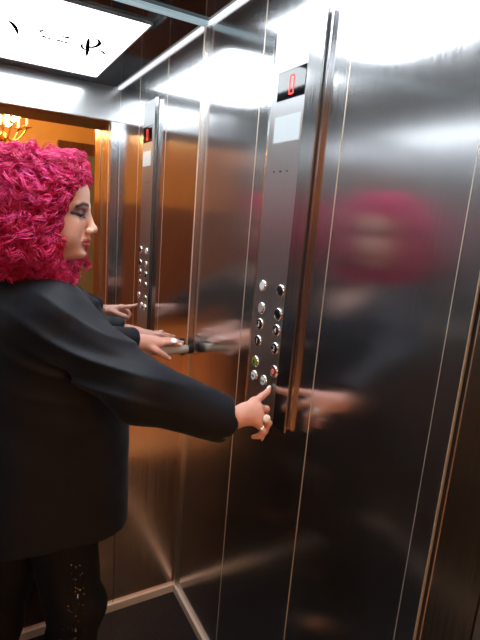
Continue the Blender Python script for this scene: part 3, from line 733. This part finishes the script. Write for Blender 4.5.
sp = rng.normal(size=(NG, PER, 2)) * .0028; ph2 = rng.normal(size=(NG, PER)) * .45; cm = rng.uniform(.7, 1.3, (NG, PER))
for k in range(NK):
    G = grad(C0); d = hairsdf(C0); C0 = C0 - G * ((d - offs) * .6)[:, None]
    rad_ = (C0 - HO) @ HR; back = -hf * .35
    t = down + back * (rad_[:, 2:3] > .03) + rnd + 0.25 * G; t = t - G * (t * G).sum(1, keepdims=True); t = t / (np.linalg.norm(t, axis=1, keepdims=True) + 1e-9)
    w = np.cross(t, G); ph = (phase + 2 * PI * k * step / pitch)[:, None] + ph2; spread = 1 + 1.2 * abs(k / NK - .35)
    a_ = np.cos(ph) * curl[:, None] * cm * .85 + sp[:, :, 0] * spread; b_ = np.sin(ph) * curl[:, None] * cm + sp[:, :, 1] * spread
    path.append(C0[:, None, :] + G[:, None, :] * a_[:, :, None] + w[:, None, :] * b_[:, :, None])
    C0 = C0 + t * step[:, None]; rnd = rnd + rng.normal(size=(NG, 3)) * .10
path = np.stack(path, 2).reshape(NS, NK, 3)
# loose flyaway curls
keep = np.ones(NS, bool)
pl = (path - HO) @ HR
bad = ((pl[:, :, 0] > fmax(pl[:, :, 2]) + .012) & (np.abs(pl[:, :, 1]) < .10)).any(1); keep &= ~bad; gid = np.repeat(np.arange(NG), PER)[keep]; path = path[keep]; NS = len(path)
tan = np.gradient(path, axis=1); tan /= np.linalg.norm(tan, axis=2, keepdims=True) + 1e-9
a = np.cross(tan, np.array([.3, .5, .81])); a /= np.linalg.norm(a, axis=2, keepdims=True) + 1e-9; b = np.cross(tan, a)
rr = (rng.uniform(.0006, .0012, NS)[:, None] * np.interp(np.linspace(0, 1, NK), [0, .15, .7, 1], [.6, 1, 1, .15])[None])[:, :, None]
VV = np.stack([path + (a * math.cos(2 * PI * k / 3) + b * math.sin(2 * PI * k / 3)) * rr for k in range(3)], 2).reshape(-1, 3)
base = (np.arange(NS)[:, None] * NK + np.arange(NK - 1)[None]).ravel() * 3
QQ = np.concatenate([np.stack([base + k, base + (k + 1) % 3, base + 3 + (k + 1) % 3, base + 3 + k], 1) for k in range(3)])
c1, c2, c3 = np.array([.74, .018, .150]), np.array([.92, .085, .370]), np.array([.50, .008, .060])
u1 = np.clip(rng.uniform(size=(NG, 1))[gid] + rng.normal(size=(NS, 1)) * .12, 0, 1); cl = np.where(u1 < .5, c1 * (1 - u1) + c2 * u1, c1 * u1 + c3 * (1 - u1)); cl = np.where(u1 > .9, c3, cl); cl = np.where(u1 < .12, c2 * 1.1, cl)
cc = np.repeat(np.clip(cl, 0, 1), NK * 3, axis=0)
st = npmesh('hair_strands', VV, QQ, M['hair'], smooth=True, col=cc); st.parent = hair; st['kind'] = 'stuff'

# ------------------------------------------------------------------ light of the hall, world, camera
def point(name, loc_, energy, size, col):
    l = bpy.data.lights.new(name, 'POINT'); l.energy = energy; l.shadow_soft_size = size; l.color = col
    o = bpy.data.objects.new(name, l); COL.objects.link(o); o.location = loc_; return o
point('chandelier_glow', (-.42, -3.6, 2.36), 70, .12, (1, .58, .24))
for x, y in ((-.35, -1.95), (1.3, -2.6), (-1.7, -2.6)):
    l = bpy.data.lights.new('recessed_glow', 'SPOT'); l.energy = 36; l.spot_size = 2.4; l.spot_blend = .6; l.shadow_soft_size = .07; l.color = (1, .66, .34)
    o = bpy.data.objects.new('recessed_glow', l); COL.objects.link(o); o.location = (x, y, HZ - .03)
w = bpy.data.worlds.new('world'); SC.world = w; w.use_nodes = True
w.node_tree.nodes['Background'].inputs[0].default_value = (.22, .22, .22, 1); w.node_tree.nodes['Background'].inputs[1].default_value = .05
cam = bpy.data.cameras.new('camera'); co = bpy.data.objects.new('camera', cam); COL.objects.link(co)
cam.sensor_fit = 'HORIZONTAL'; cam.sensor_width = 36; cam.lens = 476.7 / 480 * 36; cam.clip_start = .02
r0, u0, f0 = (Vector((.8720, -.4833, .0782)), Vector((.0330, .2174, .9755)), Vector((.4885, .8480, -.2055)))
mt = Matrix((r0, u0, -f0)).transposed().to_4x4(); mt.translation = Vector((-.71868694, -1.62339365, 1.57047705)); co.matrix_world = mt
SC.camera = co
SC.view_settings.view_transform = 'Standard'; SC.view_settings.look = 'None'; SC.view_settings.exposure = 0; SC.view_settings.gamma = 1
SC.view_settings.use_curve_mapping = False
